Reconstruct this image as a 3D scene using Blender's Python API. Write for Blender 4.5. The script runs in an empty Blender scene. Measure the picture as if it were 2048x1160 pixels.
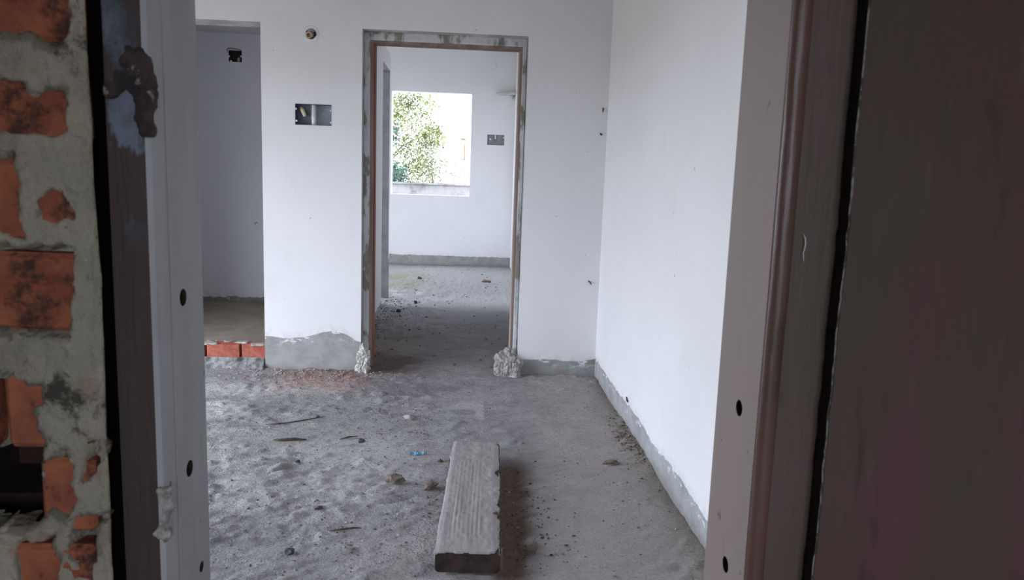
import bpy, bmesh, math, random
import numpy as np
from mathutils import Vector, Matrix, Euler

random.seed(7)
C = bpy.context.scene.collection
SC = bpy.context.scene

# ------------------------------------------------------------------ camera
EYE = 1.35
F_PX, PITCH, ROLL, YAW = 1441.33, math.radians(8.113), math.radians(1.968), math.radians(3.41)
cam_d = bpy.data.cameras.new('camera')
cam = bpy.data.objects.new('camera', cam_d)
C.objects.link(cam)
fw = Vector((math.sin(YAW)*math.cos(PITCH), math.cos(YAW)*math.cos(PITCH), -math.sin(PITCH)))
rt = Vector((math.cos(YAW), -math.sin(YAW), 0))
up = rt.cross(fw)
r2 = math.cos(ROLL)*rt + math.sin(ROLL)*up
u2 = -math.sin(ROLL)*rt + math.cos(ROLL)*up
m = Matrix((r2, u2, -fw)).transposed().to_4x4()
m.translation = Vector((0, 0, EYE))
cam.matrix_world = m
cam_d.sensor_width = 36
cam_d.lens = F_PX/2048*36
cam_d.clip_start = 0.02
cam_d.dof.use_dof = True
cam_d.dof.focus_distance = 4.2
cam_d.dof.aperture_fstop = 9
SC.camera = cam

# ------------------------------------------------------------------ light: even bright overcast sky
SKY = 1.0
world = bpy.data.worlds.new('overcast_sky')
SC.world = world
world.use_nodes = True
bg = world.node_tree.nodes['Background']
bg.inputs[0].default_value = (0.80, 0.865, 1.0, 1)
bg.inputs[1].default_value = SKY
SC.view_settings.view_transform = 'Standard'
SC.view_settings.look = 'None'
SC.view_settings.gamma = 1
SC.view_settings.use_curve_mapping = False
SC.view_settings.exposure = 3.55

def portal(name, loc, rot, sx, sy):
    # marks an open window for the sampler; gives off no light of its own
    l = bpy.data.lights.new(name, 'AREA')
    l.shape = 'RECTANGLE'; l.size = sx; l.size_y = sy
    l.cycles.is_portal = True
    o = bpy.data.objects.new(name, l); C.objects.link(o)
    o.location = loc; o.rotation_euler = rot
    return o
H = math.pi/2
LW = (1.75, 4.75, 0.0, 2.05)      # opening in the left wall of the near room: y0, y1, z0, z1
FW = (8.85, 10.4, 0.0, 3.2)       # opening in the left wall of the far room
BW = (-0.2, 1.2, 0.85, 2.2)      # stair window behind the camera: x0, x1, z0, z1
portal('window_portal', (-3.55, (LW[0]+LW[1])/2, (LW[2]+LW[3])/2), (0, -H, 0), LW[3]-LW[2], LW[1]-LW[0])
portal('window_portal', (-3.45, (FW[0]+FW[1])/2, (FW[2]+FW[3])/2), (0, -H, 0), FW[3]-FW[2], FW[1]-FW[0])
portal('window_portal', ((BW[0]+BW[1])/2, -2.7, (BW[2]+BW[3])/2), (H, 0, 0), BW[1]-BW[0], BW[3]-BW[2])
portal('window_portal', (-0.70, 12.55, 2.01), (-H, 0, 0), 1.315, 1.69)

# ------------------------------------------------------------------ noise
def _h(i, j, k, s):
    n = (i*374761393 + j*668265263 + k*2147483647*3 + k*1442695041 + s*1013904223) & 0xffffffff
    n = ((n ^ (n >> 13))*1274126177) & 0xffffffff
    n = (n ^ (n >> 16)) & 0xffffffff
    return n/4294967295.0
def vnoise(x, y, z=0.0, s=0):
    x, y, z = np.broadcast_arrays(np.asarray(x, float), np.asarray(y, float), np.asarray(z, float))
    i, j, k = np.floor(x).astype(np.int64), np.floor(y).astype(np.int64), np.floor(z).astype(np.int64)
    a, b, c = x-i, y-j, z-k
    a, b, c = a*a*(3-2*a), b*b*(3-2*b), c*c*(3-2*c)
    def L(p, q, t): return p+(q-p)*t
    def P(kk): return L(L(_h(i, j, kk, s), _h(i+1, j, kk, s), a), L(_h(i, j+1, kk, s), _h(i+1, j+1, kk, s), a), b)
    return L(P(k), P(k+1), c)*2-1
def fbm(x, y, z=0.0, s=0, o=4):
    v = 0; a = 1; t = 0
    for q in range(o):
        v = v+a*vnoise(np.asarray(x)*2**q, np.asarray(y)*2**q, np.asarray(z)*2**q, s+q*17); t += a; a *= .5
    return v/t
def sstep(a, b, x):
    t = np.clip((np.asarray(x)-a)/(b-a), 0, 1)
    return t*t*(3-2*t)

# ------------------------------------------------------------------ materials
MATS = {}
class NT:
    def __init__(s, name):
        s.m = bpy.data.materials.new(name); s.m.use_nodes = True
        s.t = s.m.node_tree; s.b = s.t.nodes['Principled BSDF']
        s.tc = s.t.nodes.new('ShaderNodeTexCoord')
        MATS[name] = s.m
    def n(s, ty, **kw):
        q = s.t.nodes.new(ty)
        for k, v in kw.items(): setattr(q, k, v)
        return q
    def link(s, a, b): s.t.links.new(a, b)
    def val(s, sock, v):
        if hasattr(v, 'is_output'): s.link(v, sock)
        else: sock.default_value = v
    def noise(s, scale, detail=4, rough=.55, stretch=(1, 1, 1), off=(0, 0, 0), dist=0):
        mp = s.n('ShaderNodeMapping'); s.link(s.tc.outputs['Object'], mp.inputs[0])
        mp.inputs['Scale'].default_value = stretch; mp.inputs['Location'].default_value = off
        q = s.n('ShaderNodeTexNoise'); s.link(mp.outputs[0], q.inputs['Vector'])
        q.inputs['Scale'].default_value = scale; q.inputs['Detail'].default_value = detail
        q.inputs['Roughness'].default_value = rough; q.inputs['Distortion'].default_value = dist
        return q.outputs['Fac']
    def math(s, op, a, b=0.0, c=None, clamp=False):
        q = s.n('ShaderNodeMath', operation=op, use_clamp=clamp)
        s.val(q.inputs[0], a); s.val(q.inputs[1], b)
        if c is not None: s.val(q.inputs[2], c)
        return q.outputs[0]
    def ramp(s, f, a, b, lo=0.0, hi=1.0):
        q = s.n('ShaderNodeMapRange', interpolation_type='SMOOTHSTEP')
        s.val(q.inputs[0], f); q.inputs[1].default_value = a; q.inputs[2].default_value = b
        q.inputs[3].default_value = lo; q.inputs[4].default_value = hi
        return q.outputs[0]
    def mix(s, f, a, b, mode='MIX'):
        q = s.n('ShaderNodeMix', data_type='RGBA', blend_type=mode)
        s.val(q.inputs[0], f)
        for so, v in ((q.inputs[6], a), (q.inputs[7], b)):
            if hasattr(v, 'is_output'): s.link(v, so)
            else: so.default_value = (*v, 1)
        return q.outputs[2]
    def xyz(s):
        q = s.n('ShaderNodeSeparateXYZ'); s.link(s.tc.outputs['Object'], q.inputs[0]); return q.outputs
    def curve(s, v, pts, lo, hi):
        # piecewise curve: coordinate in lo..hi -> value 0..1
        t = s.n('ShaderNodeMapRange'); s.val(t.inputs[0], v)
        t.inputs[1].default_value = lo; t.inputs[2].default_value = hi
        q = s.n('ShaderNodeFloatCurve'); s.link(t.outputs[0], q.inputs['Value'])
        cv = q.mapping.curves[0]
        P = [((a-lo)/(hi-lo), b) for a, b in pts]
        cv.points[0].location = P[0]; cv.points[-1].location = P[-1]
        for p in P[1:-1]: cv.points.new(*p)
        q.mapping.update()
        return q.outputs[0]
    def done(s, col, rough=.85, bump=None, strength=.3, dist=.01, metal=0.0, spec=.3):
        if hasattr(col, 'is_output'): s.link(col, s.b.inputs['Base Color'])
        else: s.b.inputs['Base Color'].default_value = (*col, 1)
        s.val(s.b.inputs['Roughness'], rough); s.b.inputs['Metallic'].default_value = metal
        s.b.inputs['Specular IOR Level'].default_value = spec
        if bump is not None:
            q = s.n('ShaderNodeBump'); s.link(bump, q.inputs['Height'])
            q.inputs['Strength'].default_value = strength; q.inputs['Distance'].default_value = dist
            s.link(q.outputs[0], s.b.inputs['Normal'])
        return s.m

def simple(name, a, b=None, scale=20, rough=.8, stretch=(1, 1, 1), bs=.3, bd=.004, metal=0.0, lo=.35, hi=.65, spec=.3):
    k = NT(name); f = k.noise(scale, 5, .6, stretch)
    col = k.mix(k.ramp(f, lo, hi), a, b or a)
    return k.done(col, rough, f, bs, bd, metal, spec)

PAINT = (.80, .80, .81)
CEM = (.36, .36, .355)
def wall_mat(name, axis=0, band=None, lo=0, hi=1, amp=.02, streak=(1, 1, 1), cem=CEM, smear=.0, rag=9, paint=PAINT):
    k = NT(name)
    big = k.noise(1.1, 4, .55); dirt = k.noise(3.2, 6, .62, (1, 1, .55)); fine = k.noise(70, 3)
    p = k.mix(k.ramp(big, .35, .7), paint, tuple(v*.95 for v in paint))
    p = k.mix(k.ramp(dirt, .58, .85, 0, .22), p, (.50, .49, .47))
    spot = k.noise(26, 2, .5, off=(3, 1, 2))
    p = k.mix(k.ramp(spot, .765, .785, 0, .5), p, (.30, .27, .24))
    col = p
    if band:
        x = k.xyz()
        bz = k.curve(x[axis], band, lo, hi)
        n1 = k.noise(rag, 5, .65, streak)
        edge = k.math('MULTIPLY_ADD', k.math('SUBTRACT', n1, .5), amp*4, bz)
        d = k.math('SUBTRACT', x[2], edge)
        mask = k.ramp(d, -.004, .004, 1, 0)
        cc = k.mix(k.ramp(k.noise(7, 6, .65), .35, .7), cem, tuple(v*.72 for v in cem))
        cc = k.mix(k.ramp(x[2], .0, .05, .55, 0), cc, (.27, .24, .215))      # soil splashed up from the floor
        if smear:
            sm = k.ramp(k.noise(14, 4, .6, (1, 1, 2.2), (5, 2, 1)), .56, .62, 0, smear)
            near = k.ramp(d, -.07, -.005, 0, 1)
            cc = k.mix(k.math('MULTIPLY', sm, near), cc, paint)
        halo = k.ramp(d, 0, .06, .25, 0)
        p = k.mix(k.math('MULTIPLY', halo, k.ramp(k.noise(18, 5), .4, .6)), p, (.42, .43, .44))
        col = k.mix(mask, p, cc)
    h = k.math('ADD', fine, k.math('MULTIPLY', k.noise(6, 3), 2.0))
    return k.done(col, .75, h, .10, .01)

M_BACK = wall_mat('painted_plaster_back', 0,
    [(-3.4, .22), (-1.43, .245), (-1.25, .235), (-1.10, .262), (-.98, .288), (-.88, .272), (-.765, .215), (.34, .115), (.6, .118), (.75, .108), (.93, .125)],
    -3.4, .93, .006, rag=7, smear=.8)
M_RIGHT = wall_mat('painted_plaster_right', 1,
    [(.9, .11), (2.6, .115), (3.0, .13), (3.4, .115), (3.7, .135), (4.0, .13), (4.6, .125), (5.12, .14)], .9, 5.12, .012, (1, 1, .5), smear=.9, rag=11, cem=(.40, .41, .42))
M_FAR = wall_mat('painted_plaster_far', 0, [(-3.3, .15), (-1.4, .155), (.0, .152), (.7, .15)], -3.3, .7, .009, smear=.2, cem=(.34, .335, .33))
M_SIDE = wall_mat('painted_plaster_side', 0, [(-3.4, .20), (-2.3, .215), (-1.0, .205)], -3.4, -1.0, .02, smear=.5, cem=(.27, .26, .25), paint=(.70, .70, .735))
M_PLAIN = wall_mat('painted_plaster_plain')
M_PART = wall_mat('painted_plaster_partition', 1, [(5.2, .05), (7.9, .06), (8.2, .42), (8.7, .45)], 5.2, 8.7, .02, paint=(.76, .74, .73))
M_SIDECEIL = simple('side_room_plaster', (.66, .66, .68), (.58, .58, .60), 3, .9)
M_CEIL = simple('ceiling_plaster', (.36, .345, .325), (.30, .285, .27), 3, .9)
M_REVEAL = simple('reveal_cement', (.56, .57, .585), (.42, .41, .40), 6, .9, lo=.4, hi=.6)
M_REVEAL_SHADE = simple('shaded_reveal', (.26, .26, .275), (.20, .195, .20), 4, .9)  # darker reveal colour paints shade into the partition doorway
M_FILL = simple('frame_mortar', (.56, .56, .57), (.25, .23, .20), 5, .95, (1.6, 1, .7), bs=.4, bd=.008, lo=.50, hi=.58)
M_MORT = simple('rough_mortar', (.46, .44, .41), (.27, .255, .235), 30, .95, bs=.8, bd=.012)
M_MORTPALE = simple('pale_mortar', (.62, .62, .58), (.40, .38, .34), 45, .95, bs=.8, bd=.01)
M_SMOOTH = simple('smooth_screed', (.34, .29, .24), (.24, .20, .16), 3, .8)
M_LOBBY = simple('lobby_plaster', (.42, .41, .38), (.30, .29, .27), 3, .9)
M_BRICK = None
k = NT('fired_brick')
f = k.noise(16, 6, .65); g = k.noise(55, 4, .6, off=(2, 2, 2)); d = k.noise(11, 5, .7, off=(7, 1, 3))
col = k.mix(k.ramp(f, .3, .7), (.34, .11, .05), (.20, .058, .034))
col = k.mix(k.ramp(g, .55, .8, 0, .35), col, (.40, .19, .12))
col = k.mix(k.ramp(d, .52, .64, 0, .88), col, (.035, .02, .016))
M_BRICK = k.done(col, .92, k.math('ADD', f, g), .6, .006)
k = NT('threshold_brick')
f = k.noise(25, 5, .6)
M_BRICK2 = k.done(k.mix(k.ramp(f, .35, .65), (.42, .13, .085), (.30, .085, .06)), .9, f, .4, .005)
# mortar slopped over the brickwork beside the camera
k = NT('wall_mortar')
a = k.noise(9, 6, .6); b = k.noise(40, 5, .65, off=(4, 0, 1)); s = k.noise(13, 7, .72, off=(1, 6, 2))
col = k.mix(k.ramp(a, .32, .68), (.36, .31, .24), (.225, .20, .155))
col = k.mix(k.ramp(k.noise(6, 4, off=(8, 8, 3)), .45, .65, 0, .6), col, (.26, .25, .185))
col = k.mix(k.ramp(b, .55, .75, 0, .35), col, (.46, .43, .39))
col = k.mix(k.ramp(s, .54, .64, 0, .9), col, (.035, .030, .026))
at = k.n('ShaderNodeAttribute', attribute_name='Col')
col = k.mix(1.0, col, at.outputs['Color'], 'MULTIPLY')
col = k.mix(k.ramp(k.noise(10, 5, .65, off=(5, 9, 5)), .56, .68, 0, .45), col, (.26, .13, .075))
M_WMORT = k.done(col, .95, k.math('ADD', b, a), 1.0, .012)
# brown painted timber, dull and blotched
def brown_mat(name, patch=False, a=(.060, .036, .033), b=(.042, .033, .027), rough=.6):
    k = NT(name)
    f = k.noise(7, 5, .6, (1, 1, .35)); g = k.noise(24, 5, .65, (1, 1, .2), (2, 5, 1)); h = k.noise(120, 3, .5, (1, 1, .1))
    col = k.mix(k.ramp(f, .35, .65), a, b)
    col = k.mix(k.ramp(g, .56, .78, 0, .5), col, (.105, .085, .072))
    col = k.mix(k.ramp(k.noise(15, 4, .6, (1, 1, .3), (9, 1, 4)), .6, .75, 0, .7), col, (.018, .013, .012))
    if patch:
        x = k.xyz()
        q = k.noise(13, 6, .62, (1.3, 1, .62), (0.4, 3, 2.35))
        zone = k.math('MULTIPLY', k.ramp(x[2], 1.30, 1.42), k.ramp(x[0], -.475, -.45))
        pm = k.math('MULTIPLY', k.ramp(k.math('ADD', q, k.math('MULTIPLY', zone, .12)), .60, .66), k.ramp(x[2], 1.24, 1.33))
        col = k.mix(pm, col, k.mix(k.ramp(k.noise(9, 5, .6, off=(2, 7, 7)), .38, .62), (.15, .175, .225), (.05, .052, .06)))
    return k.done(col, rough, k.math('ADD', g, h), .25, .004, spec=.4)
M_BROWN_L = brown_mat('brown_paint_blotched', True)
M_BROWN = brown_mat('brown_paint', a=(.105, .062, .054), b=(.080, .060, .044))
M_BEAD = brown_mat('brown_gloss_bead', a=(.125, .064, .055), b=(.095, .050, .042), rough=.40)
M_BOARD = brown_mat('weathered_board', a=(.088, .034, .036), b=(.064, .044, .030), rough=.7)
M_EDGE_SHADE = simple('board_edge_shade', (.022, .012, .012), (.012, .008, .008), 40, .9)  # near-black colour paints the shade on the board's edge face
M_FRAY_GLINT = simple('frayed_glint', (.30, .28, .27), (.08, .065, .06), 60, .85, lo=.45, hi=.6)  # frayed fibres, with the edge highlight painted in as pale colour
def primer(name, a, b):
    k = NT(name)
    f = k.noise(5, 5, .6, (1, 1, .3)); g = k.noise(30, 5, .65, (1, 1.2, .14), (3, 3, 3)); sp = k.noise(38, 3, .5, (1, 1, .6), (6, 2, 9))
    col = k.mix(k.ramp(f, .35, .65), a, b)
    col = k.mix(k.ramp(g, .58, .8, 0, .35), col, tuple(v*.55 for v in a))
    col = k.mix(k.ramp(sp, .72, .75, 0, .8), col, (.05, .04, .035))
    return k.done(col, .55, g, .12, .003, spec=.4)
M_PRIM_L = primer('grey_white_primer', (.36, .36, .36), (.29, .285, .28))
M_PRIM_R = primer('pinkish_primer', (.27, .205, .20), (.245, .205, .185))
M_HOLE = simple('dark_hole', (.02, .012, .01), (.04, .025, .018), 60, .95)
M_WOOD = simple('door_frame_wood', (.30, .225, .185), (.20, .14, .11), 14, .75, (1, 1, .1))
M_RED = simple('red_oxide_wood', (.36, .14, .09), (.22, .08, .055), 14, .75, (1, 1, .1))
M_STEEL = simple('galvanised_box', (.16, .18, .21), (.11, .12, .145), 30, .5, metal=.4)
M_STEEL_LIT = simple('lit_galvanised', (.30, .34, .38), (.22, .25, .28), 12, .45, metal=.3)  # lighter steel colour paints light onto the right half of the box
M_GREYBOX = simple('grey_box', (.25, .235, .245), (.21, .20, .21), 14, .7)
M_BLACK = simple('black_box', (.015, .016, .018), (.025, .025, .026), 14, .7)
M_PVC = simple('white_conduit', (.78, .80, .82), (.66, .68, .70), 30, .4)
M_PVCD = simple('dusty_conduit', (.52, .44, .34), (.34, .27, .20), 40, .7)
M_ORANGE = simple('orange_plug', (.62, .30, .09), (.45, .2, .06), 60, .6)
M_CREAM = simple('cream_plastic', (.74, .68, .52), (.62, .55, .4), 60, .5)
M_SHELF = simple('shelf_slab', (.62, .60, .57), (.50, .48, .45), 9, .85)
M_CORE = simple('damp_wood_end', (.060, .038, .033), (.024, .016, .015), 18, .85, bs=.4)
M_TWIG = simple('dry_twig', (.11, .085, .06), (.06, .045, .035), 60, .9)
M_BLUE = simple('blue_plastic', (.10, .30, .46), (.16, .38, .52), 50, .5)
M_STONE = simple('brown_chunk', (.20, .165, .13), (.12, .10, .08), 45, .95, bs=.6, bd=.008)
M_STONED = simple('dark_stone', (.10, .098, .10), (.06, .058, .06), 45, .95, bs=.6, bd=.008)
M_SOIL = simple('yard_soil', (.30, .26, .21), (.22, .20, .15), .6, .95)
M_PARA = simple('weathered_parapet', (.24, .235, .235), (.115, .11, .11), 3.2, .95, lo=.38, hi=.62)
M_HOUSE = simple('house_wall', (.80, .79, .77), (.74, .73, .70), 1, .9)
M_HWIN = simple('house_window_paint', (.42, .24, .18), (.36, .19, .13), 5, .7)
M_BARK = simple('bark', (.16, .13, .10), (.10, .08, .06), 8, .95, (1, 1, .3))
def leafmat(name, a, b):
    k = NT(name); f = k.noise(1.3, 3)
    k.done(k.mix(k.ramp(f, .35, .65), a, b), .6)
    k.b.inputs['Transmission Weight'].default_value = 0
    return k.m
M_LEAF = leafmat('leaf_yellow_green', (.21, .24, .085), (.085, .105, .035))
M_LEAFD = leafmat('leaf_blue_green', (.06, .11, .085), (.045, .075, .06))
M_LEAFG = leafmat('leaf_grey_green', (.09, .10, .065), (.06, .07, .05))

# ------------------------------------------------------------------ mesh building
class MB:
    def __init__(s): s.v = []; s.f = []; s.mi = []; s.col = []; s.mats = []
    def slot(s, m):
        if m not in s.mats: s.mats.append(m)
        return s.mats.index(m)
    def add(s, vs, fs, m, col=None):
        b = len(s.v); i = s.slot(m)
        s.v += [tuple(map(float, q)) for q in vs]
        s.col += [col or (1, 1, 1)]*len(vs)
        for q in fs: s.f.append(tuple(b+t for t in q)); s.mi.append(i)
        return s
    def box(s, x0, x1, y0, y1, z0, z1, m, mats=None):
        vs = [(x, y, z) for z in (z0, z1) for y in (y0, y1) for x in (x0, x1)]
        fs = [(0, 2, 3, 1), (4, 5, 7, 6), (0, 1, 5, 4), (2, 6, 7, 3), (0, 4, 6, 2), (1, 3, 7, 5)]   # bottom top front back left right
        b = len(s.v); s.v += vs; s.col += [(1, 1, 1)]*8
        for n, q in enumerate(fs):
            s.f.append(tuple(b+t for t in q)); s.mi.append(s.slot((mats or {}).get(n, m)))
        return s
    def bbox(s, x0, x1, y0, y1, z0, z1, m, bev=.003):
        bm = bmesh.new(); bmesh.ops.create_cube(bm, size=1)
        for v in bm.verts: v.co = Vector(((x0+x1)/2+v.co.x*(x1-x0), (y0+y1)/2+v.co.y*(y1-y0), (z0+z1)/2+v.co.z*(z1-z0)))
        bmesh.ops.bevel(bm, geom=bm.edges[:], offset=bev, segments=2, affect='EDGES', profile=.5)
        bm.verts.index_update()
        s.add([v.co for v in bm.verts], [[v.index for v in q.verts] for q in bm.faces], m); bm.free(); return s
    def tube(s, pts, r, m, n=10, caps=True):
        pts = [Vector(p) for p in pts]; rs = r if isinstance(r, (list, tuple)) else [r]*len(pts)
        vs = []; fs = []
        ref = None
        for i, p in enumerate(pts):
            t = (pts[min(i+1, len(pts)-1)]-pts[max(i-1, 0)]).normalized()
            a = t.orthogonal().normalized() if ref is None else (ref-t*ref.dot(t)).normalized()
            ref = a; b = t.cross(a)
            for q in range(n):
                w = 2*math.pi*q/n; vs.append(p+(a*math.cos(w)+b*math.sin(w))*rs[i])
        for i in range(len(pts)-1):
            for q in range(n):
                fs.append((i*n+q, i*n+(q+1) % n, (i+1)*n+(q+1) % n, (i+1)*n+q))
        if caps: fs.append(tuple(range(n))[::-1]); fs.append(tuple((len(pts)-1)*n+q for q in range(n)))
        return s.add(vs, fs, m)
    def pipe(s, p0, p1, r, ri, m, n=16):
        # open tube with wall thickness
        p0, p1 = Vector(p0), Vector(p1); t = (p1-p0).normalized(); a = t.orthogonal().normalized(); b = t.cross(a)
        vs = []
        for p, rr in ((p0, r), (p1, r), (p1, ri), (p0, ri)):
            for q in range(n):
                w = 2*math.pi*q/n; vs.append(p+(a*math.cos(w)+b*math.sin(w))*rr)
        fs = []
        for i in range(4):
            j = (i+1) % 4
            for q in range(n): fs.append((i*n+q, i*n+(q+1) % n, j*n+(q+1) % n, j*n+q))
        return s.add(vs, fs, m)
    def build(s, name, parent=None, smooth=False, fix=True, colattr=False):
        me = bpy.data.meshes.new(name)
        me.from_pydata(s.v, [], s.f)
        for q in s.mats: me.materials.append(q)
        me.polygons.foreach_set('material_index', s.mi)
        if colattr:
            ca = me.color_attributes.new('Col', 'FLOAT_COLOR', 'POINT')
            ca.data.foreach_set('color', np.c_[np.array(s.col, float), np.ones(len(s.col))].ravel())
        if fix:
            bm = bmesh.new(); bm.from_mesh(me); bmesh.ops.recalc_face_normals(bm, faces=bm.faces[:]); bm.to_mesh(me); bm.free()
        if smooth: me.polygons.foreach_set('use_smooth', [True]*len(me.polygons))
        me.update()
        o = bpy.data.objects.new(name, me); C.objects.link(o)
        if parent:
            o.parent = parent
            o.matrix_parent_inverse = Matrix.Translation(-Vector(parent.location))
        return o

def tag(o, label, cat, group=None, kind=None):
    o['label'] = label; o['category'] = cat
    if group: o['group'] = group
    if kind: o['kind'] = kind
    return o
def struct(o, label, cat): return tag(o, label, cat, kind='structure')
def thing(name, loc, label, cat, group=None, kind=None):
    o = bpy.data.objects.new(name, None); C.objects.link(o); o.location = loc; o.empty_display_size = .1
    return tag(o, label, cat, group, kind)

def wall(mb, axis, plane, thick, a0, a1, z0, z1, mat, holes=(), side=None):
    """vertical wall whose visible face is at `plane`, its body reaching `thick` behind it.
    holes: (a0, a1, z0, z1, depth or None for through)"""
    A = sorted({a0, a1, *[h[0] for h in holes], *[h[1] for h in holes]}); A = [a for a in A if a0 <= a <= a1]
    Z = sorted({z0, z1, *[h[2] for h in holes], *[h[3] for h in holes]}); Z = [z for z in Z if z0 <= z <= z1]
    def pt(a, z, d):
        return (a, plane+d, z) if axis == 'y' else (plane+d, a, z)
    def inside(a, z):
        for h in holes:
            if h[0] < a < h[1] and h[2] < z < h[3]: return h
    for i in range(len(A)-1):
        for j in range(len(Z)-1):
            h = inside((A[i]+A[i+1])/2, (Z[j]+Z[j+1])/2)
            for d, isb in ((0, 0), (thick, 1)):
                if h and (h[4] is None or not isb): continue
                mb.add([pt(A[i], Z[j], d), pt(A[i+1], Z[j], d), pt(A[i+1], Z[j+1], d), pt(A[i], Z[j+1], d)], [(0, 1, 2, 3)], mat)
    def ring(b0, b1, c0, c1, d, m, skip=()):
        P = [(b0, c0), (b1, c0), (b1, c1), (b0, c1)]
        for n in range(4):
            p, q = P[n], P[(n+1) % 4]
            if n in skip: continue
            mb.add([pt(*p, 0), pt(*q, 0), pt(*q, d), pt(*p, d)], [(0, 1, 2, 3)], m)
    ring(a0, a1, z0, z1, thick, mat)
    for h in holes:
        ring(h[0], h[1], h[2], h[3], thick if h[4] is None else h[4], side or mat, skip=(0,) if h[2] <= z0 else ())
        if h[4] is not None:
            mb.add([pt(h[0], h[2], h[4]), pt(h[1], h[2], h[4]), pt(h[1], h[3], h[4]), pt(h[0], h[3], h[4])], [(0, 1, 2, 3)], side or mat)
    return mb

def relief(us, vs, mask, height, back, put, mat, parent=None, name='mortar', colfn=None, smooth_it=2):
    """lumpy slab with a ragged outline. us, vs: 1-D coordinates; mask, height: functions on grids; put(u, v, h) -> xyz"""
    U, V = np.meshgrid(us, vs, indexing='ij')
    M = mask(U, V); Hh = height(U, V)
    nu, nv = len(us), len(vs)
    cell = (M[:-1, :-1]+M[1:, :-1]+M[:-1, 1:]+M[1:, 1:])/4 > .5
    idx = -np.ones((nu, nv), int); n = 0; P = []
    for i in range(nu-1):
        for j in range(nv-1):
            if cell[i, j]:
                for a, b in ((i, j), (i+1, j), (i+1, j+1), (i, j+1)):
                    if idx[a, b] < 0: idx[a, b] = n; n += 1; P.append([U[a, b], V[a, b], Hh[a, b]])
    P = np.array(P); F = []; E = {}
    for i in range(nu-1):
        for j in range(nv-1):
            if cell[i, j]:
                q = (idx[i, j], idx[i+1, j], idx[i+1, j+1], idx[i, j+1]); F.append(q)
                for t in range(4):
                    e = (q[t], q[(t+1) % 4])
                    if (e[1], e[0]) in E: del E[(e[1], e[0])]
                    else: E[e] = 1
    nb = {}
    for a, b in E: nb.setdefault(a, []).append(b); nb.setdefault(b, []).append(a)
    for _ in range(smooth_it):                       # take the stair-steps out of the outline
        Q = P.copy()
        for a, l in nb.items(): Q[a, :2] = .4*P[a, :2]+.6*np.mean(P[l, :2], axis=0)
        P = Q
    top = [put(*p) for p in P]
    bi = {a: len(top)+t for t, a in enumerate(nb)}
    bot = [put(P[a, 0], P[a, 1], back) for a in nb]
    F2 = [(a, b, bi[b], bi[a]) for a, b in E]
    mb = MB(); mb.add(top+bot, F+F2, mat)
    if colfn is not None:
        cc = colfn(P[:, 0], P[:, 1]); mb.col = [tuple(c) for c in cc]+[tuple(cc[a]) for a in nb]
    return mb.build(name, parent, smooth=True, colattr=colfn is not None)

def rock_mb(mb, c, r, mat, seed, sub=2, amp=.35, flat=1.0, col=None, base=None):
    bm = bmesh.new(); bmesh.ops.create_icosphere(bm, subdivisions=sub, radius=1)
    P = np.array([v.co[:] for v in bm.verts])
    d = 1+amp*fbm(P[:, 0]*1.7+seed*3.1, P[:, 1]*1.7, P[:, 2]*1.7, seed, 3)
    d = d+amp*.35*fbm(P[:, 0]*7+seed, P[:, 1]*7, P[:, 2]*7, seed+50, 3)
    P = P*d[:, None]*np.array(r)
    if base is not None: P[:, 2] = np.maximum(P[:, 2], base-c[2])
    bm.verts.index_update()
    mb.add(P+np.array(c), [[v.index for v in q.verts] for q in bm.faces], mat, col); bm.free()
    return mb

# ------------------------------------------------------------------ floor
def floor_h(x, y):
    x = np.asarray(x, float); y = np.asarray(y, float)
    u = x*.94+y*.34; v = -x*.34+y*.94                      # trowel sweeps run a little askew
    h = .014*fbm(x*1.3, y*1.3, 0, 1, 3)+.007*fbm(u*5, v*9, 0, 5, 4)
    rough = .35+.65*sstep(-.15, .35, fbm(x*1.6, y*1.6, 0, 9, 2)-.25*(x > .3)+.25*(x < -.2))
    h = h+.009*rough*fbm(u*22, v*40, 0, 11, 3)
    h = h+.010*rough*np.maximum(0, fbm(u*13, v*26, 0, 21, 3)-.10)*3
    # hollow along the right side of the plank, sunk to give shade
    t = (y-2.38)/1.11
    ex = x-(.137+.044*t)
    pit = sstep(-.03, .0, ex)*(1-sstep(.05, .15, ex+.03*fbm(x*9, y*9, 0, 31, 3)))*sstep(2.3, 2.45, y)*(1-sstep(3.42, 3.5, y))
    h = h-.022*pit
    # rubble heaped against the foot of the walls
    h = h+.02*np.exp(-np.abs(5.1-y)/.10)*(x < -.7)*(.6+.6*fbm(x*9, y*9, 0, 41, 3))*(y < 5.12)
    h = h+.022*np.exp(-np.maximum(0, .93-x)/.07)*sstep(3.2, 3.5, y)*(1-sstep(4.0, 4.4, y))*(.7+.6*fbm(x*11, y*11, 0, 43, 3))
    h = h+.03*np.exp(-np.maximum(0, x+.97)/.12)*(y > 5.3)*(y < 8.4)*(.5+.7*fbm(x*7, y*5, 0, 47, 3))
    return h-.004
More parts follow.
